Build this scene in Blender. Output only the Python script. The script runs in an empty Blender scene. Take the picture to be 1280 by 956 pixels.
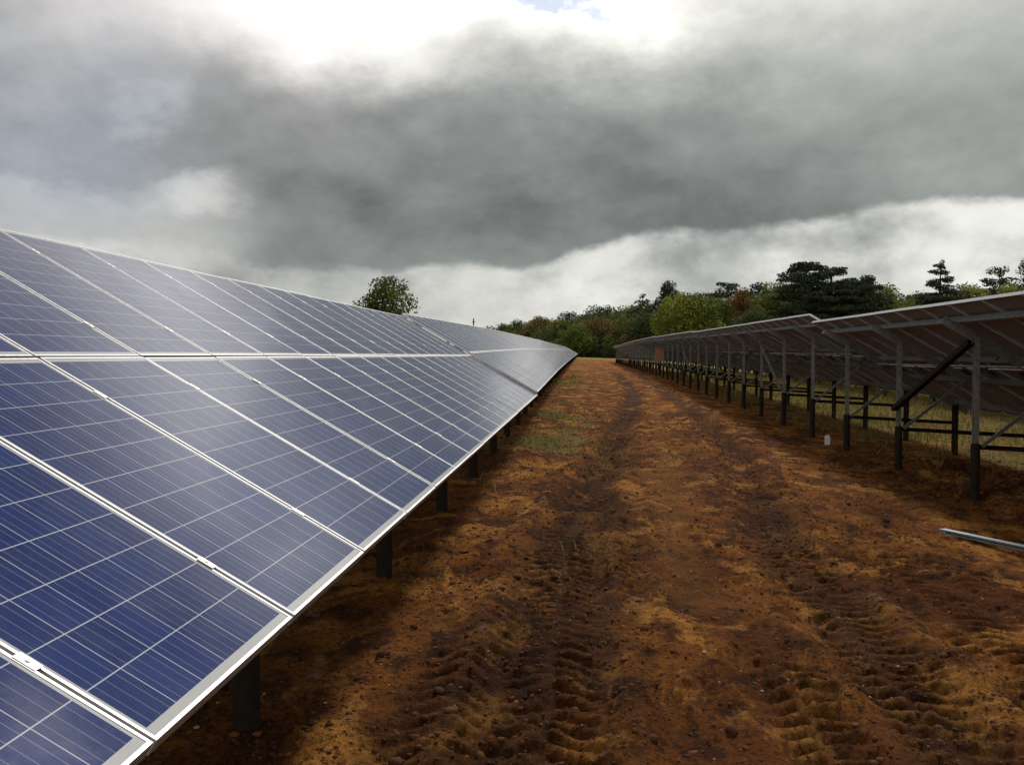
import bpy, math, random
import numpy as np
from mathutils import Vector, Matrix, Euler
R = math.radians
random.seed(7); rng = np.random.default_rng(11)
sc = bpy.context.scene
col = sc.collection

# ------------------------------------------------------------------ helpers
F, CX, HY, YAW = 1206.0, 727.0, 443.5, R(4.14)
def px2x(px, d):            # lateral position of a photo column at a distance along the rows
    a = math.atan((px-640)/F) - YAW
    return d*math.tan(a)
def hgt(py, d): return 1.6 + (HY-py)/F*d

def tag(o, label=None, cat=None, group=None, kind=None):
    if label: o['label'] = label
    if cat: o['category'] = cat
    if group: o['group'] = group
    if kind: o['kind'] = kind
    return o

class MB:
    def __init__(s): s.v=[]; s.f=[]
    def box(s, x0,x1,y0,y1,z0,z1, M=None):
        b=len(s.v)
        for z in (z0,z1):
            for (x,y) in ((x0,y0),(x1,y0),(x1,y1),(x0,y1)):
                p=Vector((x,y,z)); s.v.append(tuple(M@p if M else p))
        s.f += [tuple(b+i for i in q) for q in ((3,2,1,0),(4,5,6,7),(0,1,5,4),(1,2,6,5),(2,3,7,6),(3,0,4,7))]
    def beam(s, p, q, w, h, up=(0,0,1)):      # solid bar from p to q
        p=Vector(p); q=Vector(q); d=(q-p); L=d.length; d.normalize()
        a=d.cross(Vector(up));
        if a.length<1e-4: a=d.cross(Vector((1,0,0)))
        a.normalize(); c=a.cross(d)
        M=Matrix.Translation(p)@Matrix((a,d,c)).transposed().to_4x4()
        s.box(-w/2,w/2,0,L,-h/2,h/2,M); return M
    def channel(s, p, q, w, h, t=.004, up=(0,0,1), lip=.014, flip=1):   # lipped C section
        p=Vector(p); q=Vector(q); d=(q-p); L=d.length; d.normalize()
        a=d.cross(Vector(up));
        if a.length<1e-4: a=d.cross(Vector((1,0,0)))
        a.normalize(); c=a.cross(d)
        M=Matrix.Translation(p)@Matrix((a,d,c)).transposed().to_4x4()
        w2=w/2*flip; 
        def bx(xa,xb,za,zb): s.box(min(xa,xb),max(xa,xb),0,L,za,zb,M)
        bx(-w2,-w2+t*flip,-h/2,h/2)
        bx(-w2+t*flip,w2,h/2-t,h/2); bx(-w2+t*flip,w2,-h/2,-h/2+t)
        bx(w2-t*flip,w2,h/2-t-lip,h/2-t); bx(w2-t*flip,w2,-h/2+t,-h/2+t+lip)
    def tube(s, pts, r, n=8):
        pts=[Vector(p) for p in pts]; b=len(s.v); rr=r if isinstance(r,(list,tuple)) else [r]*len(pts)
        prev=None
        for i,p in enumerate(pts):
            d=(pts[min(i+1,len(pts)-1)]-pts[max(i-1,0)]).normalized()
            if prev is None:
                a=d.cross(Vector((0,0,1)));
                if a.length<.05: a=d.cross(Vector((1,0,0)))
            else: a=prev-d*prev.dot(d)
            a.normalize(); prev=a; c=d.cross(a)
            for k in range(n):
                t=2*math.pi*k/n; s.v.append(tuple(p+(a*math.cos(t)+c*math.sin(t))*rr[i]))
        for i in range(len(pts)-1):
            for k in range(n):
                s.f.append((b+i*n+k,b+i*n+(k+1)%n,b+(i+1)*n+(k+1)%n,b+(i+1)*n+k))
        s.f.append(tuple(b+k for k in range(n))[::-1]); e=b+(len(pts)-1)*n
        s.f.append(tuple(e+k for k in range(n)))
    def mesh(s, name, mat):
        m=bpy.data.meshes.new(name); m.from_pydata(s.v,[],s.f); m.update()
        if mat: m.materials.append(mat)
        return m
def smooth(m):
    m.polygons.foreach_set('use_smooth',[True]*len(m.polygons)); return m
def obj(name, mesh, parent=None, loc=(0,0,0), rot=(0,0,0)):
    o=bpy.data.objects.new(name, mesh); col.objects.link(o); o.parent=parent
    o.location=loc; o.rotation_euler=rot; return o
def empty(name, loc=(0,0,0), rot=(0,0,0)):
    o=obj(name,None,None,loc,rot); o.empty_display_size=.3; return o

# ------------------------------------------------------------------ materials
def new_mat(name):
    m=bpy.data.materials.new(name); m.use_nodes=True; nt=m.node_tree
    return m, nt, nt.nodes['Principled BSDF']
class NT:
    def __init__(s, nt): s.nt=nt; s.l=nt.links
    def n(s, t, **k):
        x=s.nt.nodes.new(t)
        for a,b in k.items(): setattr(x,a,b)
        return x
    def put(s, sock, v):
        if hasattr(v,'links') or isinstance(v, bpy.types.NodeSocket): s.l.new(v, sock)
        elif isinstance(v,(tuple,list)) and len(v)==3 and sock.type=='RGBA': sock.default_value=(*v,1)
        else: sock.default_value=v
    def m(s, op, a, b=0, c=0, clamp=False):
        x=s.n('ShaderNodeMath', operation=op); x.use_clamp=clamp
        for i,v in enumerate((a,b,c)):
            s.put(x.inputs[i], v)
        return x.outputs[0]
    def mix(s, f, a, b, mode='MIX'):
        x=s.n('ShaderNodeMix', data_type='RGBA', blend_type=mode)
        s.put(x.inputs[0], f); s.put(x.inputs[6], a); s.put(x.inputs[7], b); return x.outputs[2]
    def noise(s, vec, scale, detail=4, rough=.5, dist=0, lac=2):
        x=s.n('ShaderNodeTexNoise'); s.put(x.inputs['Vector'],vec)
        x.inputs['Scale'].default_value=scale; x.inputs['Detail'].default_value=detail
        x.inputs['Roughness'].default_value=rough; x.inputs['Distortion'].default_value=dist
        return x.outputs['Fac']
    def mr(s, v, a, b, c=0, d=1, smooth=True):
        x=s.n('ShaderNodeMapRange'); x.interpolation_type='SMOOTHSTEP' if smooth else 'LINEAR'
        s.put(x.inputs[0],v)
        for i,q in enumerate((a,b,c,d)): s.put(x.inputs[i+1],q)
        return x.outputs[0]
    def bump(s, h, strength, dist):
        x=s.n('ShaderNodeBump'); s.put(x.inputs['Height'],h); x.inputs['Strength'].default_value=strength
        x.inputs['Distance'].default_value=dist; return x.outputs[0]
    def coord(s, which): return s.n('ShaderNodeTexCoord').outputs[which]

def metal(name, c, rough, metallic=1.0, var=.35, scale=14):
    m,nt,b=new_mat(name); g=NT(nt)
    co=g.coord('Object'); nz=g.noise(co,scale,5,.65)
    cc=g.mix(g.mr(nz,.3,.72), tuple(x*(1-var) for x in c), tuple(min(1,x*(1+var*.4)) for x in c))
    g.put(b.inputs['Base Color'],cc); b.inputs['Metallic'].default_value=metallic
    g.put(b.inputs['Roughness'], g.mr(nz,.2,.8,rough*.8,min(1,rough*1.3)))
    return m
M_frame = metal('anodised_aluminium',(.55,.55,.57),.45,.75,.12,30)
M_galv  = metal('galvanised_steel',(.25,.25,.235),.55,.6,.35,18)
M_rail  = metal('dull_blue_grey_steel',(.20,.225,.25),.6,.5,.3,18)
M_rod   = metal('bright_conduit',(.7,.7,.68),.4,.6,.2,9)
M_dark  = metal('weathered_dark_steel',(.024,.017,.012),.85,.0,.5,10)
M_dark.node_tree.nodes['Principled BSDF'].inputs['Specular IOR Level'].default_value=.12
M_clamp = metal('clamp_steel',(.68,.67,.64),.45,.6,.2,40)

def rubber(name,c,r=.6):
    m,nt,b=new_mat(name); g=NT(nt); nz=g.noise(g.coord('Object'),25,3)
    g.put(b.inputs['Base Color'], g.mix(nz,tuple(x*.7 for x in c),tuple(x*1.3 for x in c))); b.inputs['Roughness'].default_value=r
    return m
M_cable = rubber('black_cable',(.02,.02,.02))
M_box   = rubber('dusty_orange_box',(.30,.15,.075),.7)
M_white = rubber('white_plastic',(.6,.6,.56),.6)

def mat_back():
    m,nt,b=new_mat('panel_backsheet'); g=NT(nt)
    nz=g.noise(g.coord('Object'),3,5,.6)
    g.put(b.inputs['Base Color'], g.mix(nz,(.19,.165,.14),(.26,.23,.20))); b.inputs['Roughness'].default_value=.6
    return m
M_back=mat_back()

def mat_glass():
    m,nt,b=new_mat('solar_cell_glass'); g=NT(nt)
    uv=g.n('ShaderNodeUVMap'); uv.uv_map='UVMap'
    sp=g.n('ShaderNodeSeparateXYZ'); g.put(sp.inputs[0],uv.outputs[0]); u,v=sp.outputs[0],sp.outputs[1]
    # u: metres down the slope inside one module, v: metres across it
    P=.1578
    def lines(x, off, pitch, w):
        t=g.m('FRACT', g.m('DIVIDE', g.m('SUBTRACT',x,off-pitch*10), pitch))
        d=g.m('MULTIPLY', g.m('SUBTRACT',.5,g.m('ABSOLUTE',g.m('SUBTRACT',t,.5))), pitch)
        return g.m('LESS_THAN', d, w/2)
    U0=(1.65-10*P)/2; V0=(.99-6*P)/2
    gap=g.m('MAXIMUM', lines(u,U0,P,.0034), lines(v,V0,P,.0034))
    inside_u=g.m('LESS_THAN', g.m('ABSOLUTE',g.m('SUBTRACT',u,.825)), 5*P)
    inside_v=g.m('LESS_THAN', g.m('ABSOLUTE',g.m('SUBTRACT',v,.495)), 3*P)
    inside=g.m('MULTIPLY',inside_u,inside_v)
    bus=g.m('MAXIMUM', lines(v,V0+P*.21,P,.0019), g.m('MAXIMUM', lines(v,V0+P*.5,P,.0019), lines(v,V0+P*.79,P,.0019)))
    oi=g.n('ShaderNodeObjectInfo')
    cu=g.m('FLOOR',g.m('DIVIDE',g.m('SUBTRACT',u,U0),P)); cv=g.m('FLOOR',g.m('DIVIDE',g.m('SUBTRACT',v,V0),P))
    cb=g.n('ShaderNodeCombineXYZ'); g.put(cb.inputs[0],cu); g.put(cb.inputs[1],cv); g.put(cb.inputs[2],g.m('MULTIPLY',oi.outputs['Random'],37.))
    wn=g.n('ShaderNodeTexWhiteNoise'); g.put(wn.inputs[0],cb.outputs[0])
    vo=g.n('ShaderNodeTexVoronoi'); g.put(vo.inputs['Vector'],uv.outputs[0]); vo.inputs['Scale'].default_value=75
    vs=g.n('ShaderNodeSeparateColor'); g.put(vs.inputs[0],vo.outputs['Color'])
    base=g.mix(wn.outputs['Value'],(.004,.015,.095),(.008,.024,.135))
    base=g.mix(g.m('MULTIPLY',vs.outputs[0],.45),base,(.014,.034,.145))
    base=g.mix(g.m('MULTIPLY',oi.outputs['Random'],.22),base,(.020,.018,.07))
    fing=g.m('MULTIPLY', g.m('MAXIMUM',bus,0), .55)
    c=g.mix(fing, base,(.30,.33,.42))
    c=g.mix(gap, c,(.42,.44,.49))
    c=g.mix(g.m('SUBTRACT',1,inside), c,(.42,.42,.44))
    dust=g.noise(g.coord('Object'),1.6,6,.7)
    c=g.mix(g.mr(dust,.4,.9,.0,.05), c,(.34,.31,.28))
    g.put(b.inputs['Base Color'],c)
    g.put(b.inputs['Roughness'], g.mr(dust,.3,.8,.10,.20))
    b.inputs['IOR'].default_value=1.27
    b.inputs['Specular IOR Level'].default_value=.5
    return m
M_glass=mat_glass()

# ------------------------------------------------------------------ terrain
def interp(y, pts):
    xs,zs=zip(*pts); return np.interp(y,xs,zs)
PROF=[(-80,0),(18,0),(24,.10),(40,.25),(60,.40),(80,.50),(120,.62),(180,.85),(250,1.0),(310,1.05),(400,1.0),(3000,0)]
def smooth_prof(y):
    return (interp(y-3,PROF)+interp(y,PROF)+interp(y+3,PROF))/3
def base_h(x,y):
    x=np.asarray(x,float); y=np.asarray(y,float)
    return smooth_prof(y) - .035*np.clip(x+1.4,0,22)

def h2(i,j,s):
    n=(i.astype(np.int64)*374761393 + j.astype(np.int64)*668265263 + s*982451653) & 0xffffffff
    n=((n^(n>>13))*1274126177)&0xffffffff
    n=(n^(n>>16))&0xffffffff
    return n/4294967295.0
def vnoise(x,y,s=0):
    i=np.floor(x);j=np.floor(y);fx=x-i;fy=y-j
    fx=fx*fx*fx*(fx*(fx*6-15)+10);fy=fy*fy*fy*(fy*(fy*6-15)+10)
    a=h2(i,j,s);b=h2(i+1,j,s);c=h2(i,j+1,s);d=h2(i+1,j+1,s)
    return (a*(1-fx)+b*fx)*(1-fy)+(c*(1-fx)+d*fx)*fy*1.0
def fbm(x,y,s=0,o=4,g=.5):
    t=0;a=1;n=0
    for k in range(o):
        t=t+a*vnoise(x*2**k+k*17.3,y*2**k-k*9.1,s+k); n+=a; a*=g
    return t/n-.5
def sstep(x,a,b):
    t=np.clip((x-a)/(b-a),0,1); return t*t*(3-2*t)

def tracks(x,y):
    """returns (height offset, damp mask)"""
    wob=.10*fbm(y*.25,y*0+3,5,3)
    h=np.zeros_like(x); damp=np.zeros_like(x)
    cl=interp(y,[(0,-.22),(5,-.16),(8,-.12),(11,.02),(15,.33),(20,.75),(25,1.2),(38,2.0),(60,2.3),(90,2.2),(140,1.8),(260,1.5)])
    cr=interp(y,[(0,1.60),(5,1.66),(8,1.80),(10,1.95),(15.8,2.5),(20,2.9),(26,3.15),(40,3.5),(70,3.7),(140,3.6)])
    # (centre, width, depth, lug strength, seed, from, to)
    for (c,w,dp,lug,sd,y0,y1,dm) in ((cl,.50,.085,.046,1,-5,70,1.5),(cl+.40,.34,.040,.032,2,4.,12,.8),(cr,.46,.080,.044,3,-5,90,1.15),
                                  (cr-.58,.34,.03,.034,4,2.5,6.6,.5),(cr+.72,.52,.05,.056,5,3.6,11,.15),(cl-.45,.44,.03,.040,6,2,6.8,.9),
                                  (cl+1.25,.34,.03,.036,7,2.5,5.6,.3),(cr+1.35,.55,.03,.046,8,4.5,13,.1),(cl+.95,.3,.02,.010,9,6,24,-.35),(cr-.95,.30,.02,.014,10,9,40,-.25)):
        l=(x-c-wob-.05*fbm(x*3,y*3,70+sd,3))/w
        brk=sstep(fbm(x*1.1,y*.5,40+sd,3),-.36,-.02)
        ends=sstep(y,y0,y0+.8)*(1-sstep(y,y1-1.5,y1))
        m=np.exp(-(np.abs(l)/.55)**4)*ends
        rim=np.exp(-((np.abs(l)-.85)/.22)**2)*ends
        sgn=np.where(l>0,.5,0.)
        ph=(y+np.abs(l)*.30+.10*fbm(x*2.2,y*2.2,60+sd,3))/.165+sgn*.8
        sw=np.sin(2*np.pi*ph); lugw=np.sign(sw)*np.abs(sw)**.55
        gapc=1-.8*np.exp(-(l/.07)**2)
        h+= -dp*.68*m + dp*.5*rim*(.2+1.4*vnoise(x*4,y*4,sd)) + lug*.54*m*lugw*gapc*brk*(.35+vnoise(x*3,y*2,9+sd))
        wet=sstep(fbm(x*2.6,y*1.2,80+sd,4,.6),-.42,-.02)
        damp+= dm*np.exp(-(np.abs(l)/.62)**3)*ends*(.3+.7*brk)*wet*(1-.35*np.clip(lugw,0,1))
    return h,damp
TRK=[None]
def ground_h(x,y,detail=True):
    x=np.asarray(x,float); y=np.asarray(y,float)
    b=base_h(x,y)
    if not detail: return b
    th,d=tracks(x,y); TRK[0]=d
    n=.05*fbm(x*.45,y*.45,100,3)
    n+=.045*fbm(x*1.7,y*1.7,120,3)
    rough=.35+1.0*sstep(fbm(x*.8,y*.8,130,2),-.1,.2)
    n+=rough*(.034*fbm(x*5,y*5,140,3,.6)+.030*fbm(x*13,y*13,144,3,.75))
    cr_=fbm(x*9,y*9,150,3,.7); lumps=np.maximum(0,cr_-.06)*.06*rough+.010*np.abs(fbm(x*22,y*22,158,2,.8))
    # spoil thrown up by digging round the right-hand row
    sp=np.exp(-((x-5.9)/1.0)**2)*(.16*sstep(fbm(x*1.3,y*1.3,170,3),-.12,.25))*sstep(y,9,11)*(1-sstep(y,16,19))
    # low bank of loose soil across the track
    bank=.05*np.exp(-((y-15.2-.8*fbm(x*.8,x*0,33,2))/.5)**2)*sstep(fbm(x*2,y*2,175,3),-.15,.2)*(np.abs(x-.1)<2.2)
    # bow shaped hollow
    hole=-.05*np.exp(-(((x-1.42)/.22)**2+((y-6.3)/.20)**2)**1.5)+.025*np.exp(-((np.hypot((x-1.42)/.24,(y-6.3)/.24)-1.25)/.3)**2)
    fade=1-sstep(np.hypot(x,y),60,140)
    return b+(th+n+lumps+sp+bank+hole)*fade

def build_ground():
    xs=[-2.0]; 
    x=-2.0
    while x<4.5: x+=.0155; xs.append(x)
    st=.0155
    while x<3500: st*=1.06; x+=st; xs.append(x)
    x=-2.0; st=.018; left=[]
    while x>-3500: st*=1.09; x-=st; left.append(x)
    xs=np.array(left[::-1]+xs)
    ys=[]; y=2.6; 
    while y<9: ys.append(y); y+=.0125+.0022*max(0,y-4)
    st=.0235
    while y<4000: ys.append(y); st=max(st,.0036*y) if y<90 else st*1.03; y+=st
    y=2.6; st=.03; back=[]
    while y>-400: y-=st; st*=1.12; back.append(y)
    ys=np.array(back[::-1]+ys)
    X,Y=np.meshgrid(xs,ys); n=X.size
    Z=ground_h(X,Y)
    D=TRK[0]
    fl=Z-base_h(X,Y)
    m=bpy.data.meshes.new('ground'); co=np.stack([X,Y,Z],-1).reshape(-1,3)
    nx,ny=len(xs),len(ys)
    i=(np.arange(ny-1)[:,None]*nx+np.arange(nx-1)[None,:]).ravel()
    f=np.stack([i,i+1,i+nx+1,i+nx],-1)
    m.vertices.add(n); m.vertices.foreach_set('co',co.ravel().astype(np.float32))
    m.loops.add(f.size); m.loops.foreach_set('vertex_index',f.ravel().astype(np.int32))
    m.polygons.add(len(f)); m.polygons.foreach_set('loop_start',np.arange(0,f.size,4,dtype=np.int32))
    m.polygons.foreach_set('use_smooth',np.ones(len(f),bool))
    m.update(calc_edges=True)
    # moisture and turf cover of the soil
    a=m.attributes.new('damp','FLOAT','POINT'); a.data.foreach_set('value',np.clip(D,-1,1).ravel().astype(np.float32))
    G=grass_mask(X,Y)
    a=m.attributes.new('turf','FLOAT','POINT'); a.data.foreach_set('value',G.ravel().astype(np.float32))
    print('ground verts',n)
    return m
def grass_mask(x,y):
    p=fbm(x*.55,y*.4,200,4)
    g=0*x
    # verge beside the left row, ground between and under rows, field beyond
    g=np.maximum(g, sstep(p,-.08,.2)*np.exp(-((x+.5)/.9)**2)*sstep(y,11,20)*(1-.3*sstep(y,50,90)))
    g=np.maximum(g, .10*sstep(p,.0,.2)*np.exp(-((x+.8)/.7)**2)*sstep(y,4.5,7))
    g=np.maximum(g, sstep(x,6.4,7.6)*(.45+.9*p+.25))
    g=np.maximum(g, sstep(x,4.2,6.6)*sstep(y,12,20)*(.32+1.2*p))
    g=np.maximum(g, sstep(-x,3,5)*(.6+p))
    g=np.maximum(g, sstep(y,150,215)*(.95))
    return np.clip(g,0,1)

def mat_ground():
    m,nt,b=new_mat('clay_soil'); g=NT(nt)
    co=g.coord('Object')
    at=g.n('ShaderNodeAttribute'); at.attribute_name='damp'; D=at.outputs['Fac']
    at2=g.n('ShaderNodeAttribute'); at2.attribute_name='turf'; T=at2.outputs['Fac']
    mp=g.n('ShaderNodeMapping'); g.put(mp.inputs[0],co); mp.inputs['Scale'].default_value=(1,.55,1)
    v=mp.outputs[0]
    n1=g.noise(v,.9,5,.6,.4); n2=g.noise(v,4.5,6,.65,.3); n3=g.noise(co,28,6,.7); n4=g.noise(co,140,3,.6); n5=g.noise(co,62,5,.75)
    c=g.mix(g.mr(n1,.38,.62),(.175,.054,.012),(.37,.130,.024))
    c=g.mix(g.mr(n2,.46,.62,0,.85), c,(.052,.017,.007))
    # sandy patches
    sand=g.noise(v,1.7,6,.7,.5)
    c=g.mix(g.mr(sand,.50,.62,0,.9), c,(.66,.29,.062))
    c=g.mix(g.mr(n3,.45,.64,0,.7), c,(.035,.015,.007))
    c=g.mix(g.mr(n5,.54,.66,0,.5), c,(.030,.012,.006))
    # pale grit
    c=g.mix(g.mr(n4,.62,.70,0,.6), c,(.40,.27,.17))
    chalk=g.noise(v,3.2,7,.75)
    c=g.mix(g.mr(chalk,.60,.68,0,.6), c,(.36,.27,.20))
    c=g.mix(g.m('MULTIPLY',g.m('MAXIMUM',D,0.),g.mr(n2,.25,.6,.95,.6)), c,(.024,.0095,.005))
    c=g.mix(g.m('MULTIPLY',g.m('MAXIMUM',g.m('MULTIPLY',D,-1),0),.9), c,(.31,.15,.045))
    tn=g.noise(co,9,6,.75); 
    tc=g.mix(g.noise(v,.7,4,.6),(.080,.095,.022),(.27,.19,.065)); tc=g.mix(g.mr(tn,.35,.7,0,.8),tc,(.34,.24,.085))
    tm=g.mr(g.m('ADD',T,g.m('MULTIPLY',g.m('SUBTRACT',tn,.5),1.1)),.35,.75)
    c=g.mix(tm,c,tc)
    g.put(b.inputs['Base Color'],c)
    g.put(b.inputs['Roughness'],g.mr(D,0,1,.95,.85))
    b.inputs['Specular IOR Level'].default_value=.06
    hgtn=g.m('ADD',g.m('ADD',g.m('MULTIPLY',n3,1.0),g.m('MULTIPLY',n4,.35)),g.m('MULTIPLY',n5,.8))
    g.put(b.inputs['Normal'], g.bump(hgtn,1.0,.075))
    return m
M_ground=mat_ground()
gm=build_ground(); gm.materials.append(M_ground)
go=obj('ground',gm); go['kind']='structure'

# ------------------------------------------------------------------ solar tables
TH=R(29.95); CT,ST=math.cos(TH),math.sin(TH); ZT=2.42; MW=.99; ML=1.65; PITCH=1.01; LEN=20.2
def S(s,off=0): return (s*CT+off*ST, ZT-s*ST+off*CT)   # (x,z) on the slope, off along the normal (0 = glass plane)
def panel_frame():
    b=MB(); w=.010; t=.04
    b.box(0,ML,0,w,-t,.0018); b.box(0,ML,MW-w,MW,-t,.0018)
    b.box(0,w,w,MW-w,-t,.0018); b.box(ML-w,ML,w,MW-w,-t,.0018)
    return b.mesh('solar_panel',M_frame)
def glass_mesh(lst, name='cell_glass'):
    v=[];f=[];uv=[]
    for (s0,y0) in lst:
        k=len(v)
        for (a,c) in ((0,0),(ML,0),(ML,MW),(0,MW)):
            e=.010; aa=min(max(a,e),ML-e); cc=min(max(c,e),MW-e)
            v.append((s0+aa,y0+cc,0)); uv.append((aa,cc))
        f.append((k,k+1,k+2,k+3))
    m=bpy.data.meshes.new(name); m.from_pydata(v,[],f); u=m.uv_layers.new(name='UVMap')
    for i,q in enumerate(uv): u.data[i].uv=q
    m.materials.append(M_glass); m.update(); return m
def back_mesh(lst,name='backsheet'):
    b=MB()
    for (s0,y0) in lst: b.box(s0+.0115,s0+ML-.0115,y0+.0115,y0+MW-.0115,-.010,-.006)
    return b.mesh(name,M_back)
PF=panel_frame(); PG=glass_mesh([(0,0)]); PB=back_mesh([(0,0)])
jb=MB(); jb.box(.12,.23,.44,.55,-.032,-.0105); JB=jb.mesh('junction_box',M_cable)
cm=MB(); cm.box(-.03,.03,-.016,.016,.002,.0045); cm.box(-.005,.005,-.005,.005,.0045,.008); CL=cm.mesh('clamp',M_clamp)
PUR=(.30,1.32,1.99,2.99)
def purlin():
    b=MB()
    b.channel((0,0,0),(0,LEN,0),.05,.085,.004,flip=1,lip=.016); return b.mesh('purlin',M_galv)
PUm=purlin()
rb=MB(); rb.channel((.12,0,-.185),(3.12,0,-.185),.045,.11,.004,lip=.014); RAm=rb.mesh('rafter',M_galv)
def yb(mb,name,mat): return mb.mesh(name,mat)
XR,XF=.42,2.38
zr=S(XR/CT)[1]-.2; zf=S(XF/CT)[1]-.215
b_=MB(); b_.channel((XR,0,.58),(XR,0,zr),.06,.075,.004,up=(0,1,0),lip=.014); RPm=b_.mesh('rear_post',M_galv)
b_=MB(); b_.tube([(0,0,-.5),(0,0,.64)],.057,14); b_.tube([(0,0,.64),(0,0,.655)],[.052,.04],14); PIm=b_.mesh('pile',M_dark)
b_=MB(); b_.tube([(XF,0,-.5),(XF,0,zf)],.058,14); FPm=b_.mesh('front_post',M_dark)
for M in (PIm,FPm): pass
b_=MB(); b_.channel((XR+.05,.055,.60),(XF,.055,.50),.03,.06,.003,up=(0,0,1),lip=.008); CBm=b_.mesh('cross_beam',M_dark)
bx_,bz_=S(1.72)
b_=MB(); b_.channel((XR+.06,-.055,.62),(bx_,-.055,bz_-.13),.03,.045,.003,lip=.008); BRm=b_.mesh('brace',M_galv)

def cable(seed):
    r=random.Random(seed); b=MB()
    y=0; pts=[]
    s=1.2+r.random()*.25
    for k in range(13):
        t=k/12; sag=.30*math.sin(t*math.pi)*(.5+r.random()*.25)
        x,z=S(s+.05*math.sin(t*5),-.05); pts.append((x,t*1.9,z-sag-.02))
    b.tube(pts,.011,6); return b.mesh('cable',M_cable)
CAB=[cable(i) for i in range(4)]

def solar_table(x0,y0,ground_pts,label,group,poff=1.1,pstep=2.87,clamps=False,cables=False,full=True,lb=None,z_over=None,drop=0):
    """x0: high edge, y0: near end"""
    if z_over is not None: z0,z1=z_over
    else: z0,z1=[float(base_h(x0+.6,y)) for y in (y0,y0+LEN)]
    pit=math.atan2(z1-z0,LEN)
    t=empty('solar_table',(x0,y0,z0),(pit,0,0))
    tag(t,label,'solar panel table',group)
    ys=[poff+pstep*k for k in range(7)]
    if full:
        for i in range(20):
            for r_ in range(2):
                x,z=S(r_*(ML+.02))
                jt=random.uniform(-.0025,.0025)
                p=obj('solar_panel',PF,t,(x,i*PITCH,z+jt),(random.uniform(-.0012,.0012),TH+random.uniform(-.0015,.0015),0))
                obj('cell_glass',PG,p); obj('backsheet',PB,p)
                if cables: obj('junction_box',JB,p,(0 if r_ else 1.28,0,0))
        if clamps:
            for i in range(1,20):
                for s in (PUR[0],PUR[1],PUR[2]-.0,PUR[3]):
                    x,z=S(s,.0); obj('clamp',CL,t,(x,i*PITCH-.01,z),(0,TH,0))
    else:
        lst=[(r_*(ML+.02),i*PITCH) for i in range(20) for r_ in range(2)]
        p=obj('panel_frames',FARF,t,(0,0,ZT),(0,TH,0)); obj('cell_glass',FARG,p); obj('backsheet',FARB,p)
    for s in PUR:
        x,z=S(s,-.084); obj('purlin',PUm,t,(x,0,z),(0,TH,0))
    for y in ys:
        obj('rear_post',RPm,t,(0,y,0)); obj('pile',PIm,t,(XR,y,0)); obj('front_post',FPm,t,(0,y,0))
        if full:
            o=obj('rafter',RAm,t,(0,y,ZT),(0,TH,0))
            obj('cross_beam',CBm,t,(0,y,0)); obj('brace',BRm,t,(0,y,0))
    if lb:
        for (ia,ib,w,mat,lo) in lb:
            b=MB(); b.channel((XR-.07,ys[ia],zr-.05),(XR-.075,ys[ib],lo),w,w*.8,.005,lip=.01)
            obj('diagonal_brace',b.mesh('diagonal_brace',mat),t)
    if cables:
        for k in range(10):
            obj('cable',CAB[k%4],t,(0,.1+k*2.0+random.uniform(-.15,.15),0))
        b=MB(); xx,zz=S(1.24,-.22); b.tube([(xx,.6,zz),(xx,9.4,zz-.01)],.011,6); obj('conduit',b.mesh('conduit',M_rod),t)
        b=MB(); b.tube([(xx,12.9,zz),(xx,19.2,zz-.02)],.011,6); obj('conduit',b.mesh('conduit',M_rod),t)
    return t
lst=[(r_*(ML+.02),i*PITCH) for i in range(20) for r_ in range(2)]
fb=MB()
for (s0,y0) in lst:
    w=.011; t_=.04
    fb.box(s0,s0+ML,y0,y0+w,-t_,.0018); fb.box(s0,s0+ML,y0+MW-w,y0+MW,-t_,.0018)
    fb.box(s0,s0+w,y0+w,y0+MW-w,-t_,.0018); fb.box(s0+ML-w,s0+ML,y0+w,y0+MW-w,-t_,.0018)
FARF=fb.mesh('panel_frames',M_frame); FARG=glass_mesh(lst); FARB=back_mesh(lst)

ORD=['nearest','second','third','fourth','fifth','sixth','seventh','eighth','ninth','tenth','eleventh','twelfth']
XL,XR_=-3.80,4.52
pl=[(0,0),(20.3,0),(20.4,.09),(40.6,.24),(40.8,.27),(61,.38),(81.4,.48),(101.8,.57),(122.2,.65),(142.6,.73),(163,.81),(183.4,.90),(203.8,.97),(224,1.03),(246,1.08)]
labs_l=['nearest solar table of the left row, deep blue panels filling the lower left',
 'second solar table of the left row, stepped up slightly behind the nearest one']
for i in range(12):
    y0=20.32*i
    if i==0: zo=(0,0)
    elif i==1: zo=(.06,.26)
    else: zo=(float(interp(y0,pl))+random.uniform(0,.04),float(interp(y0+LEN,pl)))
    lab=labs_l[i] if i<2 else '%s solar table of the left row counting from the camera, glaring pale under the sky'%ORD[i]
    solar_table(XL,y0,None,lab,'solar tables of the left row',1.1,2.87,clamps=(i==0),full=(i<4),z_over=zo)
pr=[(-.8,.05),(19.4,.06),(19.6,.22),(39.8,.34),(40,.38),(60.2,.52),(60.4,.56),(80.6,.62),(81,.63),(101,.62),(121.4,.58),(141.8,.55)]
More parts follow.
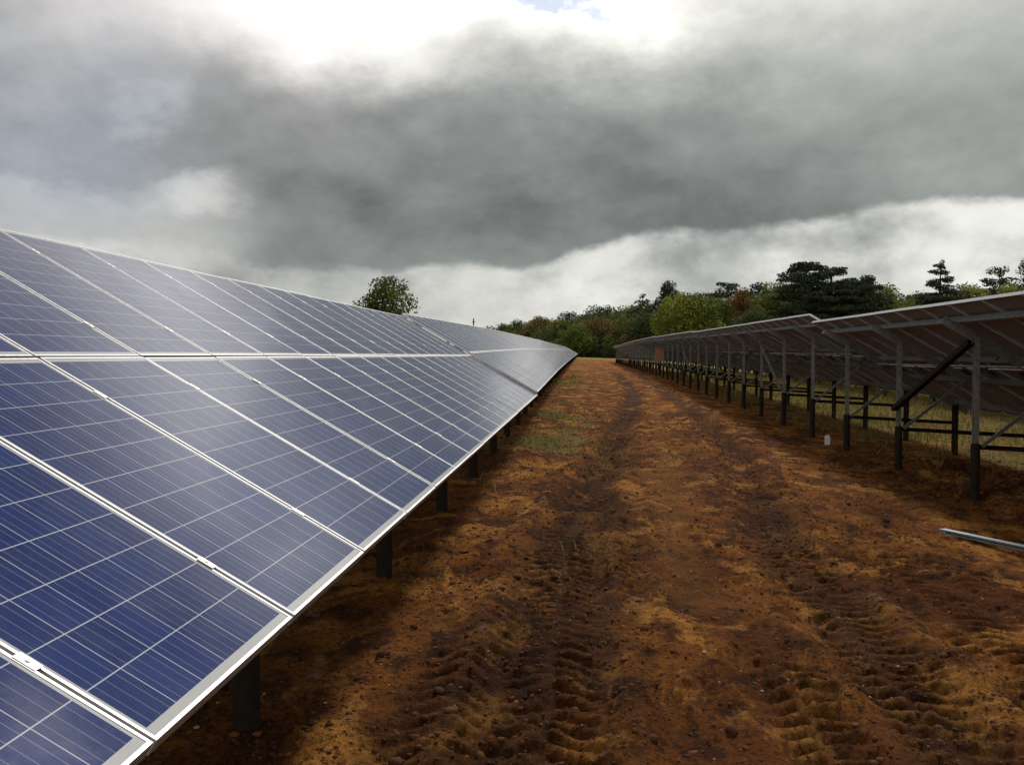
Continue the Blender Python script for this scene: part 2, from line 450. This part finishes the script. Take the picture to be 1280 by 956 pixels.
for i in range(7):
    y0=-.8+20.4*i
    z0,z1=float(interp(y0,pr))-.22,float(interp(y0+LEN,pr))-.22
    if i>0: z0+=.0
    lab=('nearest solar table of the right row, brown underside and loose dark brace facing the track' if i==0 else
         '%s solar table of the right row from the camera, raised back edge facing the track'%ORD[i])
    lb=[(4,5,.085,M_dark,.92)] if i==0 else ([(2,1,.05,M_galv,.72)] if i<4 else None)
    tr=solar_table(XR_,y0,None,lab,'solar tables of the right row',1.5,2.95,cables=(i<2),full=(i<4),lb=lb,z_over=(z0,z1))
    if i==3:
        b=MB(); b.box(-.28,.28,-.12,.12,-.4,.4); b.box(-.30,.30,-.14,.14,.4,.43); b.box(-.24,.24,-.135,-.12,-.36,.36)
        o=obj('inverter_box',b.mesh('inverter_box',M_box),tr,(XR,1.5,1.25)); 
for i in range(7):
    y0=1.0+20.4*i
    z0,z1=float(interp(y0,pr))-.52,float(interp(y0+LEN,pr))-.52
    lab='%s solar table from the camera in the far right row behind the right row'%ORD[i]
    solar_table(12.8,y0,None,lab,'solar tables of the far right row',1.4,2.9,full=(i<3),z_over=(z0,z1))

# loose galvanised rail lying on the ground at the right
def gz(x,y): return float(ground_h(np.array([x]),np.array([y]))[0])
def at_ground(px,py):
    d=8.
    for _ in range(30):
        x=px2x(px,d); h=1.6-gz(x,d); depth=d*math.cos(YAW)-x*math.sin(YAW)
        d+= (h*F/(py-HY)-depth)*.6
    return px2x(px,d),d
ax,ay=at_ground(1180,671); bx,by=at_ground(1300,700)
b=MB(); za=gz(ax,ay)+.055; zb=gz(bx,by)+.06
dx,dy=bx-ax,by-ay; L=math.hypot(dx,dy); k=2.3/L
b.channel((ax,ay,za),(ax+dx*k,ay+dy*k,zb+.01),.075,.04,.003,lip=.012)
tag(obj('metal_rail',b.mesh('metal_rail',M_rail)),'loose galvanised channel rail lying on the bare soil near the right row','metal rail')
# little white marker stake near a rear post
mx,my=at_ground(1035,556); mz=gz(mx,my)
b=MB(); b.box(-.045,.045,-.03,.03,-.05,.17); b.box(-.03,.03,-.02,.02,.17,.19)
tag(obj('marker_stake',b.mesh('marker_stake',M_white),None,(mx,my,mz)),'small white marker stake standing on the soil below the nearest right table','marker stake')
# pole behind the left row
px_,pd=px2x(592,150),150
b=MB(); b.tube([(0,0,-.3),(0,0,hgt(398,150)-.7)],[.13,.09],8); b.box(-.25,.25,-.05,.05,hgt(398,150)-1.3,hgt(398,150)-1.2)
tag(obj('utility_pole',b.mesh('utility_pole',M_dark),None,(px_,pd,.7)),'thin dark pole sticking up above the left solar row','pole')

# ------------------------------------------------------------------ clods, stones, grass
def ico():
    import bmesh
    bm=bmesh.new(); bmesh.ops.create_icosphere(bm,subdivisions=1+0,radius=1)
    v=np.array([x.co[:] for x in bm.verts]); f=np.array([[q.index for q in p.verts] for p in bm.faces]); bm.free(); return v,f
IV,IF=ico()
def fast_mesh(name,V,Fc,mats,attr=None):
    m=bpy.data.meshes.new(name); k=Fc.shape[1]
    m.vertices.add(len(V)); m.vertices.foreach_set('co',V.ravel().astype(np.float32))
    m.loops.add(Fc.size); m.loops.foreach_set('vertex_index',Fc.ravel().astype(np.int32))
    m.polygons.add(len(Fc)); m.polygons.foreach_set('loop_start',np.arange(0,Fc.size,k,dtype=np.int32))
    m.update(calc_edges=True)
    if attr is not None:
        a=m.attributes.new('tint','FLOAT','POINT'); a.data.foreach_set('value',attr.astype(np.float32))
    m.materials.append(mats); return m
def scatter_rocks(name,n,xf,size,mat,flat=.65):
    x,y=xf(n); z=ground_h(x,y); s=size(n,x,y)
    m=len(IV); w=IV[None]*(1+rng.normal(0,.24,(n,m,1)))
    w=w*np.stack([np.ones(n),.6+.5*rng.random(n),flat*(.6+.5*rng.random(n))],-1)[:,None,:]
    a=rng.random(n)*6.28; c,sn=np.cos(a)[:,None],np.sin(a)[:,None]
    V=np.stack([w[...,0]*c-w[...,1]*sn,w[...,0]*sn+w[...,1]*c,w[...,2]],-1)*s[:,None,None]
    V+=np.stack([x,y,z+s*.12],-1)[:,None,:]
    Fc=(IF[None]+(np.arange(n)*len(IV))[:,None,None]).reshape(-1,3)
    return fast_mesh(name,V.reshape(-1,3),Fc,mat,np.repeat(rng.random(n),len(IV)))
def mat_clod():
    m,nt,b=new_mat('clod_soil'); g=NT(nt)
    at=g.n('ShaderNodeAttribute'); at.attribute_name='tint'
    nz=g.noise(g.coord('Object'),45,5,.7)
    c=g.mix(at.outputs['Fac'],(.045,.017,.008),(.17,.062,.020)); c=g.mix(g.mr(nz,.4,.7,0,.7),c,(.04,.02,.012))
    g.put(b.inputs['Base Color'],c); b.inputs['Roughness'].default_value=.95; b.inputs['Specular IOR Level'].default_value=.2
    g.put(b.inputs['Normal'],g.bump(nz,.8,.02)); return m
def mat_stone():
    m,nt,b=new_mat('pale_stone'); g=NT(nt)
    nz=g.noise(g.coord('Object'),35,5,.7)
    g.put(b.inputs['Base Color'],g.mix(nz,(.16,.10,.065),(.46,.36,.28))); b.inputs['Roughness'].default_value=.9; return m
def xy_clods(n):
    y=2.6+ (rng.random(n)**1.7)*24; x=rng.uniform(-2.2,5.8,n)
    # half of them gather along the rut edges and the edge of the tables
    k=rng.random(n)<.5; c=np.where(rng.random(n)<.5, -.15+.35*sstep(y,8,15), 1.7+.8*sstep(y,8,16)); c=np.where(rng.random(n)<.35,-1.1,c)
    x=np.where(k,c+rng.normal(0,.38,n),x); return x,y
tag(obj('soil_clods',scatter_rocks('soil_clods',30000,xy_clods,lambda n,x,y: np.clip(rng.lognormal(-5.05,.55,n),.003,.04)*(1+.02*y),mat_clod())),
    'loose crumbs and clods of dark clay strewn over the track','soil clods',kind='stuff')
def xy_st(n):
    y=2.8+(rng.random(n)**1.5)*16; return rng.uniform(-2.,5.5,n),y
tag(obj('stones',scatter_rocks('stones',700,xy_st,lambda n,x,y: np.clip(rng.lognormal(-5.2,.45,n),.003,.016)*(1+.02*y),mat_stone())),
    'pale chips of stone scattered over the soil','stones',kind='stuff')
# dug spoil by the right posts
def xy_sp(n): return 4.9+rng.normal(.8,.75,n), rng.uniform(10.5,17.5,n)
tag(obj('spoil_heap',scatter_rocks('spoil_heap',1300,xy_sp,lambda n,x,y: np.clip(rng.lognormal(-3.7,.45,n),.012,.08),mat_clod(),.8)),
    'crumbly heap of dark dug soil around the right row posts','spoil',kind='stuff')

def mat_leaf(name,dark,light,trans=.25,extra=None):
    m,nt,b=new_mat(name); g=NT(nt)
    at=g.n('ShaderNodeAttribute'); at.attribute_name='tint'
    c=g.mix(at.outputs['Fac'],dark,light)
    g.put(b.inputs['Base Color'],c); b.inputs['Roughness'].default_value=.7; b.inputs['Specular IOR Level'].default_value=.25
    tr=g.n('ShaderNodeBsdfTranslucent'); g.put(tr.inputs['Color'],c)
    mx=g.n('ShaderNodeMixShader'); mx.inputs[0].default_value=trans
    out=nt.nodes['Material Output']; g.l.new(b.outputs[0],mx.inputs[1]); g.l.new(tr.outputs[0],mx.inputs[2]); g.l.new(mx.outputs[0],out.inputs[0])
    return m
def grass_mesh(name,n,xyf,hf,mat,wid=.004):
    x,y=xyf(n); keep=rng.random(len(x))<grass_mask(x,y)**1.2+.0
    x,y=x[keep],y[keep]; n=len(x); z=ground_h(x,y)-.01
    h=hf(n,x,y); a=rng.random(n)*6.28; w=wid*(1+.06*y)
    lean=rng.normal(0,.45,(n,2))*h[:,None]
    dx,dy=np.cos(a)*w,np.sin(a)*w
    V=np.stack([np.stack([x-dx,y-dy,z],-1),np.stack([x+dx,y+dy,z],-1),
        np.stack([x+dx*.7+lean[:,0]*.4,y+dy*.7+lean[:,1]*.4,z+h*.6],-1),np.stack([x-dx*.7+lean[:,0]*.4,y-dy*.7+lean[:,1]*.4,z+h*.6],-1),
        np.stack([x+lean[:,0],y+lean[:,1],z+h],-1)],1).reshape(-1,3)
    k=np.arange(n)[:,None]*5
    T=np.concatenate([k+np.array([0,1,2]),k+np.array([0,2,3]),k+np.array([3,2,4])],0)
    return fast_mesh(name,V,T,mat,np.repeat(rng.random(n),5))
M_gr=mat_leaf('verge_grass',(.055,.075,.016),(.26,.20,.065),.3)
tag(obj('grass',grass_mesh('grass',90000,lambda n:(rng.uniform(-2.2,1.8,n),5+rng.random(n)**1.3*65),lambda n,x,y:np.clip(rng.lognormal(-3.25,.45,n)*(.5+1.3*sstep(fbm(x*1.6,y*1.2,301,3),-.1,.2)),.02,.22),M_gr)),
    'sparse short grass along the edge of the left row','grass',kind='stuff')
M_gr2=mat_leaf('dry_grass',(.07,.085,.018),(.27,.18,.055),.3)
tag(obj('grass',grass_mesh('dry_grass',120000,lambda n:(rng.uniform(4.6,16,n),8+rng.random(n)**1.3*70),lambda n,x,y:np.clip(rng.lognormal(-2.5,.5,n)*(.5+1.3*sstep(fbm(x*1.2,y*1.2,300,3),-.1,.2)),.03,.36),M_gr2,.005)),
    'dry yellowed grass with green tufts beneath and beyond the right row','grass',kind='stuff')

# ------------------------------------------------------------------ trees
def mat_bark():
    m,nt,b=new_mat('bark'); g=NT(nt); nz=g.noise(g.coord('Object'),3,5,.7)
    g.put(b.inputs['Base Color'],g.mix(nz,(.045,.035,.026),(.13,.10,.075))); b.inputs['Roughness'].default_value=.9; return m
M_bark=mat_bark()
LEAF={'wood':mat_leaf('leaf_mixed_wood',(.035,.05,.014),(.16,.17,.034),.3),
 'green':mat_leaf('leaf_green',(.060,.090,.016),(.150,.190,.036)),
 'dark':mat_leaf('leaf_dark_green',(.035,.055,.015),(.085,.110,.030)),
 'cedar':mat_leaf('needles_cedar',(.016,.028,.014),(.045,.062,.025),.15),
 'yellow':mat_leaf('leaf_yellow_green',(.050,.080,.012),(.25,.26,.032),.3),
 'pale':mat_leaf('leaf_pale_green',(.10,.125,.022),(.25,.26,.05),.35),
 'rust':mat_leaf('leaf_rust',(.075,.05,.014),(.21,.11,.024)),
 'brown':mat_leaf('leaf_brown_green',(.075,.050,.016),(.15,.10,.03)),
 'oak':mat_leaf('leaf_oak',(.035,.055,.012),(.15,.17,.03),.3)}
def leaves(lobes,leaf,dens,seed):
    """lobes: list of (x,y,z,rx,ry,rz); scattered leaf sprays through each lobe"""
    r=np.random.default_rng(seed); VV=[];TT=[]
    for (x,y,z,rx,ry,rz) in lobes:
        area=(rx*ry+rx*rz+ry*rz)*4.2
        n=max(14,int(area*dens/leaf**2*1.05))
        d=r.normal(size=(n,3)); d/=np.linalg.norm(d,axis=1)[:,None]
        rad=1-.55*r.random(n)**1.8+r.normal(0,.07,n)
        c=np.array([x,y,z])+d*rad[:,None]*np.array([rx,ry,rz])
        s=leaf*r.uniform(.5,1.3,n)
        # random oriented quads (slightly bent)
        nn=d*.6+r.normal(size=(n,3))*.8; nn/=np.linalg.norm(nn,axis=1)[:,None]
        t=np.cross(nn,r.normal(size=(n,3))); t/=np.linalg.norm(t,axis=1)[:,None]; bt=np.cross(nn,t)
        q=np.stack([c-t*s[:,None]*.5,c+bt*s[:,None]*.38,c+t*s[:,None]*.5+nn*s[:,None]*.12,c-bt*s[:,None]*.38],1)
        VV.append(q.reshape(-1,3)); lob=r.random()
        TT.append(np.repeat(np.clip(.08+.75*lob+r.normal(0,.16,n),0,1),4))
    V=np.concatenate(VV); T=np.concatenate(TT); n=len(V)//4
    return V,np.arange(n*4).reshape(n,4),T
def crown_mesh(lobes,leaf,dens,seed,mat):
    V,Fc,T=leaves(lobes,leaf,dens,seed); return fast_mesh('crown',V,Fc,mat,T)
def lobes_round(W,H,z0,r,n,shape='round'):
    out=[]
    for k in range(n):
        t=(k+.5)/n; z=t
        if shape=='round': env=math.sqrt(max(.05,1-(2*z-1)**2))*1.0
        elif shape=='dome': env=math.sqrt(max(.04,1-z**2))
        else: env=max(.12,1-z)**.8
        a=r.random()*6.28; rr=W/2*env*math.sqrt(r.uniform(.25,1))*.72
        s=W*r.uniform(.14,.26)*(.6+.4*env)
        out.append((rr*math.cos(a),rr*math.sin(a),z0+H*.08+z*H*.86,s*1.1,s*1.1,s*.85))
    out.append((0,0,z0+H*.5,W*.26,W*.26,H*.30)); return out
def place(name,px,d,py_top,wpx,mat,label,cat='tree',kind='broad',seed=1,group=None,leaf=.5,dens=1.0,nl=26,base_frac=.12,trunk=True):
    r=random.Random(seed); x=px2x(px,d); gz_=float(base_h(x,d)); depth=d
    H=hgt(py_top,d)-gz_; W=wpx/F*d*(1.4 if kind in('broad','dome','cedar','layer') and d<400 and cat=='tree' and px>600 else 1)
    root=empty(name,(x,d,gz_)); tag(root,label,cat,group)
    b=MB()
    if kind=='broad' or kind=='dome' or kind=='cone':
        z0=H*base_frac; lo=lobes_round(W,H-z0,z0,r,nl,{'broad':'round','dome':'dome','cone':'cone'}[kind])
        tops=max(l[2]+l[5] for l in lo); k=H/tops
        lo=[(a,b2,c*k,d2,e,f*k) for (a,b2,c,d2,e,f) in lo]
        if trunk:
            b.tube([(0,0,-.3),(W*.01,0,H*.25),(-W*.01,0,H*.6)],[W*.045,W*.035,W*.015],8)
            for l in lo[::3]: b.tube([(0,0,H*.25),(l[0]*.5,l[1]*.5,(H*.25+l[2])*.5+.05*H),(l[0],l[1],l[2])],[W*.016,W*.010,W*.005],5)
    elif kind=='cedar':      # broad flat topped cedar: layered plates on big limbs
        lo=[]; stems=[(0,0)] if wpx<60 else [(-.17*W,0),(.03*W,.5),(.24*W,-.4)]
        for si,(sx,sy) in enumerate(stems):
            hh=H*(1 if si==(0 if len(stems)==1 else 0) else (.96 if si==1 else .84))
            b.tube([(sx*.6,sy,-.3),(sx*.8,sy,hh*.4),(sx,sy,hh*.93)],[W*.03,W*.022,W*.008],8)
            nt_=8
            for k in range(nt_):
                t=.24+.74*k/(nt_-1); z=hh*t*.985
                ext=(W*.5/ (1 if len(stems)==1 else 1.75))*(.55+.45*math.sin(math.pi*min(1,(1.15-t)*1.0)))*(1.0 if t<.9 else .75)
                m_=r.randint(4,6)
                for q in range(m_):
                    a=q/m_*6.28+r.random(); e=ext*r.uniform(.55,1)
                    cx,cy=sx+math.cos(a)*e*.62,sy+math.sin(a)*e*.62
                    b.tube([(sx,sy,z-hh*.06),(cx,cy,z-.1)],[W*.009,W*.004],5)
                    lo.append((cx,cy,z+r.uniform(-.05,.035)*hh,e*.46,e*.46,hh*r.uniform(.018,.045)))
                    lo.append((sx+math.cos(a)*e*.85,sy+math.sin(a)*e*.85,z-hh*r.uniform(-.03,.05),e*.26,e*.26,hh*.02))
            lo.append((sx,sy,hh*.955,W*.10,W*.10,hh*.028))
    elif kind=='layer':      # open pyramid with separate tiers
        lo=[]; b.tube([(0,0,-.3),(0,0,H*.6),(0,0,H*.98)],[W*.035,W*.022,W*.006],8)
        n=9
        for k in range(n):
            t=.42+.56*k/(n-1); z=H*t; ext=W*.62*(1.12-t)/.62*r.uniform(.7,1.1)
            for q in range(5):
                a=q/5*6.28+r.random()*1.2; e=ext*r.uniform(.6,1.05)
                cx,cy=math.cos(a)*e*.6,math.sin(a)*e*.6
                b.tube([(0,0,z-.1),(cx*1.3,cy*1.3,z+H*.006)],[W*.008,W*.003],5)
                lo.append((cx,cy,z+r.uniform(-.03,.03)*H,e*.45,e*.42+.15,H*r.uniform(.010,.026)+.09))
        lo.append((0,0,H*.975,W*.03,W*.03,H*.022))
    if b.v:
        obj('trunk',smooth(b.mesh('trunk',M_bark)),root)
    obj('crown',crown_mesh(lo,leaf,dens,seed,LEAF[mat]),root)
    return root
T=place
# lone tree behind the left row
T('oak_tree',482,150,344,76,'oak','lone rounded oak tree rising behind the left solar row','tree','broad',3,leaf=.42,dens=.85,nl=30,base_frac=.16)
# wood along the horizon, left to right
W='trees of the wood on the horizon'
T('broadleaf_tree',628,300,404,34,'dark','low dark tree at the far left tip of the wood, just above the panels',kind='dome',seed=11,group=W)
T('broadleaf_tree',648,290,399,30,'green','small mid green tree just left of the rusty one in the wood',kind='dome',seed=12,group=W)
T('rusty_tree',670,280,395,40,'brown','reddish brown tree near the left end of the wood',kind='broad',seed=13,group=W,leaf=.45)
T('pale_tree',699,275,398,34,'pale','pale green rounded tree to the right of the reddish brown one',kind='dome',seed=14,group=W)
T('evergreen_tree',713,310,389,32,'cedar','small dark flat evergreen showing over the pale green tree',kind='broad',seed=15,group=W)
T('brown_tree',742,265,396,50,'brown','dull brown leaved tree rising behind the far end of the track',kind='dome',seed=16,group=W)
T('broadleaf_tree',752,300,381,46,'dark','dark round topped tree directly over the end of the track',kind='broad',seed=17,group=W)
T('broadleaf_tree',780,290,383,44,'green','mid green tree left of the dark pointed evergreen',kind='broad',seed=18,group=W)
T('cedar_tree',803,270,370,34,'cedar','small cedar with flat branches poking left beside the tall dark evergreen',kind='layer',seed=19,group=W)
T('evergreen_tree',836,260,351,40,'cedar','tall dark evergreen with a rounded point behind the yellow green tree',kind='dome',seed=20,group=W,dens=1.6,nl=34)
T('yellow_tree',856,225,366,66,'yellow','large bright yellow green tree in front of the tall dark evergreen',kind='broad',seed=21,group=W,nl=36,base_frac=.04)
T('yellow_tree',882,220,380,40,'yellow','smaller yellow green tree against the right flank of the bright large one',kind='dome',seed=22,group=W,base_frac=.03)
T('cedar_tree',910,260,356,58,'cedar','flat topped cedar between the yellow green and the rust orange trees',kind='cedar',seed=23,group=W)
T('rust_tree',931,235,360,32,'rust','rust orange autumn tree among dark green ones',kind='broad',seed=24,group=W,base_frac=.2)
T('cedar_tree',948,262,357,44,'cedar','dark cedar showing behind the right side of the rust orange tree',kind='cedar',seed=25,group=W)
T('broadleaf_tree',966,250,354,50,'green','green tree just left of the largest cedar',kind='broad',seed=26,group=W)
T('broadleaf_tree',945,215,384,60,'dark','dark low tree below the rust orange one',kind='dome',seed=27,group=W)
T('cedar_tree',1034,200,332,112,'cedar','largest cedar, broad and flat topped with tiered branches',kind='cedar',seed=28,group=W,leaf=.42,dens=1.9)
T('cedar_tree',1078,215,352,60,'cedar','lower cedar leaning on the right side of the largest one',kind='cedar',seed=29,group=W,dens=1.7)
T('pale_tree',1113,230,358,46,'pale','pale green tree just right of the largest cedar',kind='broad',seed=30,group=W)
T('broadleaf_tree',1148,235,366,46,'dark','dark green tree below the left side of the open pyramid cedar',kind='dome',seed=31,group=W)
T('cedar_tree',1174,215,333,58,'cedar','open pyramid cedar with separate tiers against the sky',kind='layer',seed=32,group=W,leaf=.38,dens=1.7)
T('pale_tree',1208,220,356,62,'pale','pale green rounded tree between the two small cedars at the right',kind='dome',seed=33,group=W)
T('cedar_tree',1248,230,340,40,'cedar','small umbrella shaped cedar near the right edge',kind='cedar',seed=34,group=W)
T('pale_tree',1262,215,357,50,'pale','pale green tree below the small umbrella shaped cedar',kind='dome',seed=35,group=W)
T('evergreen_tree',1286,220,326,34,'dark','dark tree cut by the right edge of the picture',kind='broad',seed=36,group=W,base_frac=.02)
T('evergreen_tree',1345,225,335,70,'dark','broad dark tree just outside the right edge of the picture',kind='broad',seed=37,group=W)
T('pale_tree',1410,225,352,80,'pale','rounded green tree well beyond the right edge of the picture',kind='dome',seed=38,group=W)
T('broadleaf_tree',998,240,362,50,'dark','dark tree filling the gap behind the left side of the largest cedar',kind='dome',seed=39,group=W)
T('broadleaf_tree',897,240,372,46,'green','mid green tree below the left half of the flat topped cedar',kind='broad',seed=40,group=W)
T('broadleaf_tree',806,250,388,44,'dark','dark green tree under the small flat branched cedar',kind='dome',seed=41,group=W,base_frac=.02)
T('broadleaf_tree',722,255,404,36,'green','low mid green tree left of the dull brown one',kind='dome',seed=42,group=W)
# hedge bushes in front of the wood at the end of the track
HG='bushes along the far end of the track'
for i,(px,d,py,w,mt,lb) in enumerate([(703,252,412,26,'green','green bush touching the far end of the left row'),(722,254,415,24,'brown','brownish bush at the left side of the track end'),
   (741,256,419,26,'dark','dark bush in the middle of the track end'),(762,256,417,26,'green','green bush right of the middle of the track end'),(786,250,408,32,'rust','orange tinged bush above the far end of the right row'),
   (812,245,408,34,'dark','dark bush behind the far end of the right row'),(840,240,402,40,'oak','olive green bush behind the right row, below the yellow green tree'),(682,258,408,26,'dark','dark bush behind the far panels of the left row')]):
    T('bush',px,d,py,w,mt,lb,'bush','dome',60+i,HG,leaf=.4,nl=16,base_frac=.0,trunk=True)
# the dense rest of the wood
def woodland():
    r=random.Random(5); lo=[]
    top=[(600,410),(650,403),(700,397),(760,388),(820,376),(870,378),(930,366),(1000,360),(1100,364),(1200,362),(1300,356),(1500,358),(1800,355)]
    for i in range(1100):
        px=r.uniform(606,1700); d=r.uniform(262,330) if px<800 else r.uniform(240,310)
        tp=float(np.interp(px,*zip(*top))); zt=hgt(tp,d)+r.uniform(-2.5,.3); z=r.uniform(.6,1)*zt if i%2 else r.uniform(.1,.7)*zt
        s=r.uniform(2.0,4.0); lo.append((px2x(px,d),d,max(1.5,z-s*.6),s*1.3,s,s*.9))
    return lo
V,Fc,TT=leaves(woodland(),.7,1.0,9)
tag(obj('woodland',fast_mesh('woodland',V,Fc,LEAF['wood'],TT)),'dense dark undergrowth filling the wood between the trees','undergrowth',kind='stuff')

# ------------------------------------------------------------------ sky
SUN_EL,SUN_AZ=R(44),R(15)       # azimuth right of the row direction (+Y)
w=bpy.data.worlds.new('World'); sc.world=w; w.use_nodes=True; nt=w.node_tree; g=NT(nt)
bg=nt.nodes['Background']; bg.inputs['Strength'].default_value=.1
sky=g.n('ShaderNodeTexSky'); sky.sky_type='NISHITA'; sky.sun_disc=False; sky.sun_elevation=SUN_EL; sky.sun_rotation=SUN_AZ
dirv=g.coord('Generated'); nrm=g.n('ShaderNodeVectorMath',operation='NORMALIZE'); g.put(nrm.inputs[0],dirv)
sp=g.n('ShaderNodeSeparateXYZ'); g.put(sp.inputs[0],nrm.outputs[0])
az=g.m('ARCTAN2',sp.outputs[0],sp.outputs[1]); el=g.m('ARCSINE',sp.outputs[2])
# warped sky coordinates (degrees)
mp=g.n('ShaderNodeMapping'); g.put(mp.inputs[0],nrm.outputs[0]); mp.inputs['Scale'].default_value=(1,1,1.6); cv=mp.outputs[0]
mp2=g.n('ShaderNodeMapping'); g.put(mp2.inputs[0],nrm.outputs[0]); mp2.inputs['Scale'].default_value=(1,1,1.6); mp2.inputs['Location'].default_value=(5.2,1.3,7.7)
wa=g.m('SUBTRACT',g.noise(cv,5.5,8,.58),.5); wb=g.m('SUBTRACT',g.noise(mp2.outputs[0],6.0,8,.58),.5)
A=g.m('ADD',g.m('MULTIPLY',az,180/math.pi),g.m('MULTIPLY',wa,14.)); E=g.m('ADD',g.m('MULTIPLY',el,180/math.pi),g.m('MULTIPLY',wb,9.))
def P2A(px): return math.degrees(math.atan((px-CX)/F))
def P2E(py): return math.degrees(math.atan((HY-py)/F))
def blob(px,py,sx,sy,amp,a0=None,e0=None,shp=1):
    a0=P2A(px) if a0 is None else a0; e0=P2E(py) if e0 is None else e0
    k=180/math.pi/F
    q=g.m('ADD',g.m('POWER',g.m('ABSOLUTE',g.m('DIVIDE',g.m('SUBTRACT',A,a0),sx*k)),2*shp),g.m('POWER',g.m('ABSOLUTE',g.m('DIVIDE',g.m('SUBTRACT',E,e0),sy*k)),2*shp))
    return g.m('MULTIPLY',g.m('EXPONENT',g.m('MULTIPLY',q,-.5)),amp)
B=None
def add(v):
    global B; B=v if B is None else g.m('ADD',B,v)
d1=g.noise(cv,6.5,9,.58); d2=g.noise(mp2.outputs[0],2.6,5,.55)
def shifted(dz,dx):
    q=g.n('ShaderNodeMapping'); g.put(q.inputs[0],cv); q.inputs['Location'].default_value=(dx,0,dz); return q.outputs[0]
# billows: light and shade put into the cloud brightness from upward-shifted noise
rel=g.m('SUBTRACT',g.noise(cv,4.2,9,.60),g.noise(shifted(.060,.02),4.2,9,.60))
rel2=g.m('SUBTRACT',g.noise(cv,11,7,.6),g.noise(shifted(.022,.01),11,7,.6))
add(.258)
add(g.m('MULTIPLY',g.m('SUBTRACT',d1,.5),.13)); add(g.m('MULTIPLY',g.m('SUBTRACT',d2,.5),.24))
add(g.m('MULTIPLY',rel,.34)); add(g.m('MULTIPLY',rel2,.10))
for bl in [(610,-30,165,58,1.15),(800,-28,90,32,.45),(270,20,120,46,.26),(60,40,160,120,.22),(640,-40,900,80,.20),(530,95,60,26,.2),(1180,90,220,130,.13),(950,15,180,45,.22),(430,60,70,30,.25),(730,258,60,24,.10)]:
    add(blob(*bl))
for bl in [(110,295,150,42,.24),(235,262,45,22,.16),(150,165,40,22,.10)]:
    add(blob(*bl,shp=2))
for bl in [(400,290,160,38,-.04),(800,265,330,40,-.06),(900,180,120,50,-.03)]:
    add(blob(*bl))
# added fill: unseen sky behind the camera brightened to lift ground, racks and trees
add(g.m('MULTIPLY',g.mr(sp.outputs[1],.25,-.6),.60))
# veiled sun above the frame
q=blob(0,0,200,200,.5,math.degrees(SUN_AZ),math.degrees(SUN_EL)); add(q)
# paler clearing under the cloud base along the horizon
ed=g.n('ShaderNodeFloatCurve'); cu=ed.mapping; c=cu.curves[0]
pts=[(-40,P2E(300)),(P2A(250),P2E(318)),(P2A(480),P2E(345)),(P2A(640),P2E(338)),(P2A(800),P2E(302)),(P2A(960),P2E(285)),(P2A(1280),P2E(272)),(45,P2E(280))]
xs_=[(a+180)/360 for a,_ in pts]; vs_=[e/20 for _,e in pts]
c.points[0].location=(0,vs_[0]); c.points[1].location=(1,vs_[-1])
for x_,v_ in zip(xs_,vs_): c.points.new(x_,v_)
cu.update(); g.put(ed.inputs['Value'],g.m('DIVIDE',g.m('ADD',g.m('MULTIPLY',az,180/math.pi),180.),360.))
edge=g.m('MULTIPLY',ed.outputs[0],20.)
E2=g.m('ADD',g.m('MULTIPLY',el,180/math.pi),g.m('ADD',g.m('MULTIPLY',wb,3.2),g.m('MULTIPLY',wa,2.6)))
mask=g.mr(g.m('SUBTRACT',edge,E2),-.32,.42)
amp=g.mr(g.m('MULTIPLY',az,180/math.pi),P2A(250),P2A(900),.17,.42)
add(g.m('MULTIPLY',g.m('MULTIPLY',mask,amp),g.mr(d1,.38,.64,.45,1.3)))
add(g.m('MULTIPLY',g.m('MULTIPLY',mask,rel),.5))
B=g.m('MAXIMUM',B,.1)
# tint: neutral, slightly cool in the dark parts and warm near the glare / horizon
tint=g.mix(g.mr(B,.2,.7),(.925,1.0,.965),(1.0,1.0,.935))
pink=g.m('MULTIPLY',blob(150,60,260,170,1.0),.55)
tint=g.mix(pink,tint,(1.04,.97,.99))
blue=g.m('MULTIPLY',blob(10,200,120,70,1.0),.6); tint=g.mix(blue,tint,(.84,.98,1.18))
cc=g.n('ShaderNodeVectorMath',operation='SCALE'); g.put(cc.inputs[0],tint); g.put(cc.inputs['Scale'],g.m('MULTIPLY',B,10.))
gapm=g.mr(g.m('ADD',blob(680,2,62,15,1.0),0),.35,.7)
hol=g.mr(d2,.60,.72); hol=g.m('MULTIPLY',hol,g.mr(g.m('MULTIPLY',el,180/math.pi),28,50,0,.8))
f_=g.m('MAXIMUM',g.m('MULTIPLY',gapm,.8),hol)
fin=g.mix(f_,cc.outputs[0],sky.outputs[0])
g.put(bg.inputs['Color'],fin)

sun=bpy.data.lights.new('sun','SUN'); sun.energy=3.0; sun.angle=R(11); sun.color=(1,.93,.82)
so=bpy.data.objects.new('sun',sun); col.objects.link(so)
dv=Vector((math.sin(SUN_AZ)*math.cos(SUN_EL),math.cos(SUN_AZ)*math.cos(SUN_EL),math.sin(SUN_EL)))
so.rotation_euler=dv.to_track_quat('Z','Y').to_euler(); so.location=(0,0,60)

# ------------------------------------------------------------------ camera
cam=bpy.data.cameras.new('camera'); co_=bpy.data.objects.new('camera',cam); col.objects.link(co_)
cam.sensor_width=36; cam.lens=36*F/1280; cam.clip_start=.05; cam.clip_end=9000
co_.location=(0,0,1.6); co_.rotation_euler=(R(90-1.64),0,YAW); sc.camera=co_
sc.render.engine='CYCLES'; sc.cycles.max_bounces=6; sc.cycles.use_denoising=True
sc.view_settings.view_transform='Standard'; sc.view_settings.look='None'; sc.view_settings.exposure=0; sc.view_settings.gamma=1
sc.view_settings.use_curve_mapping=False
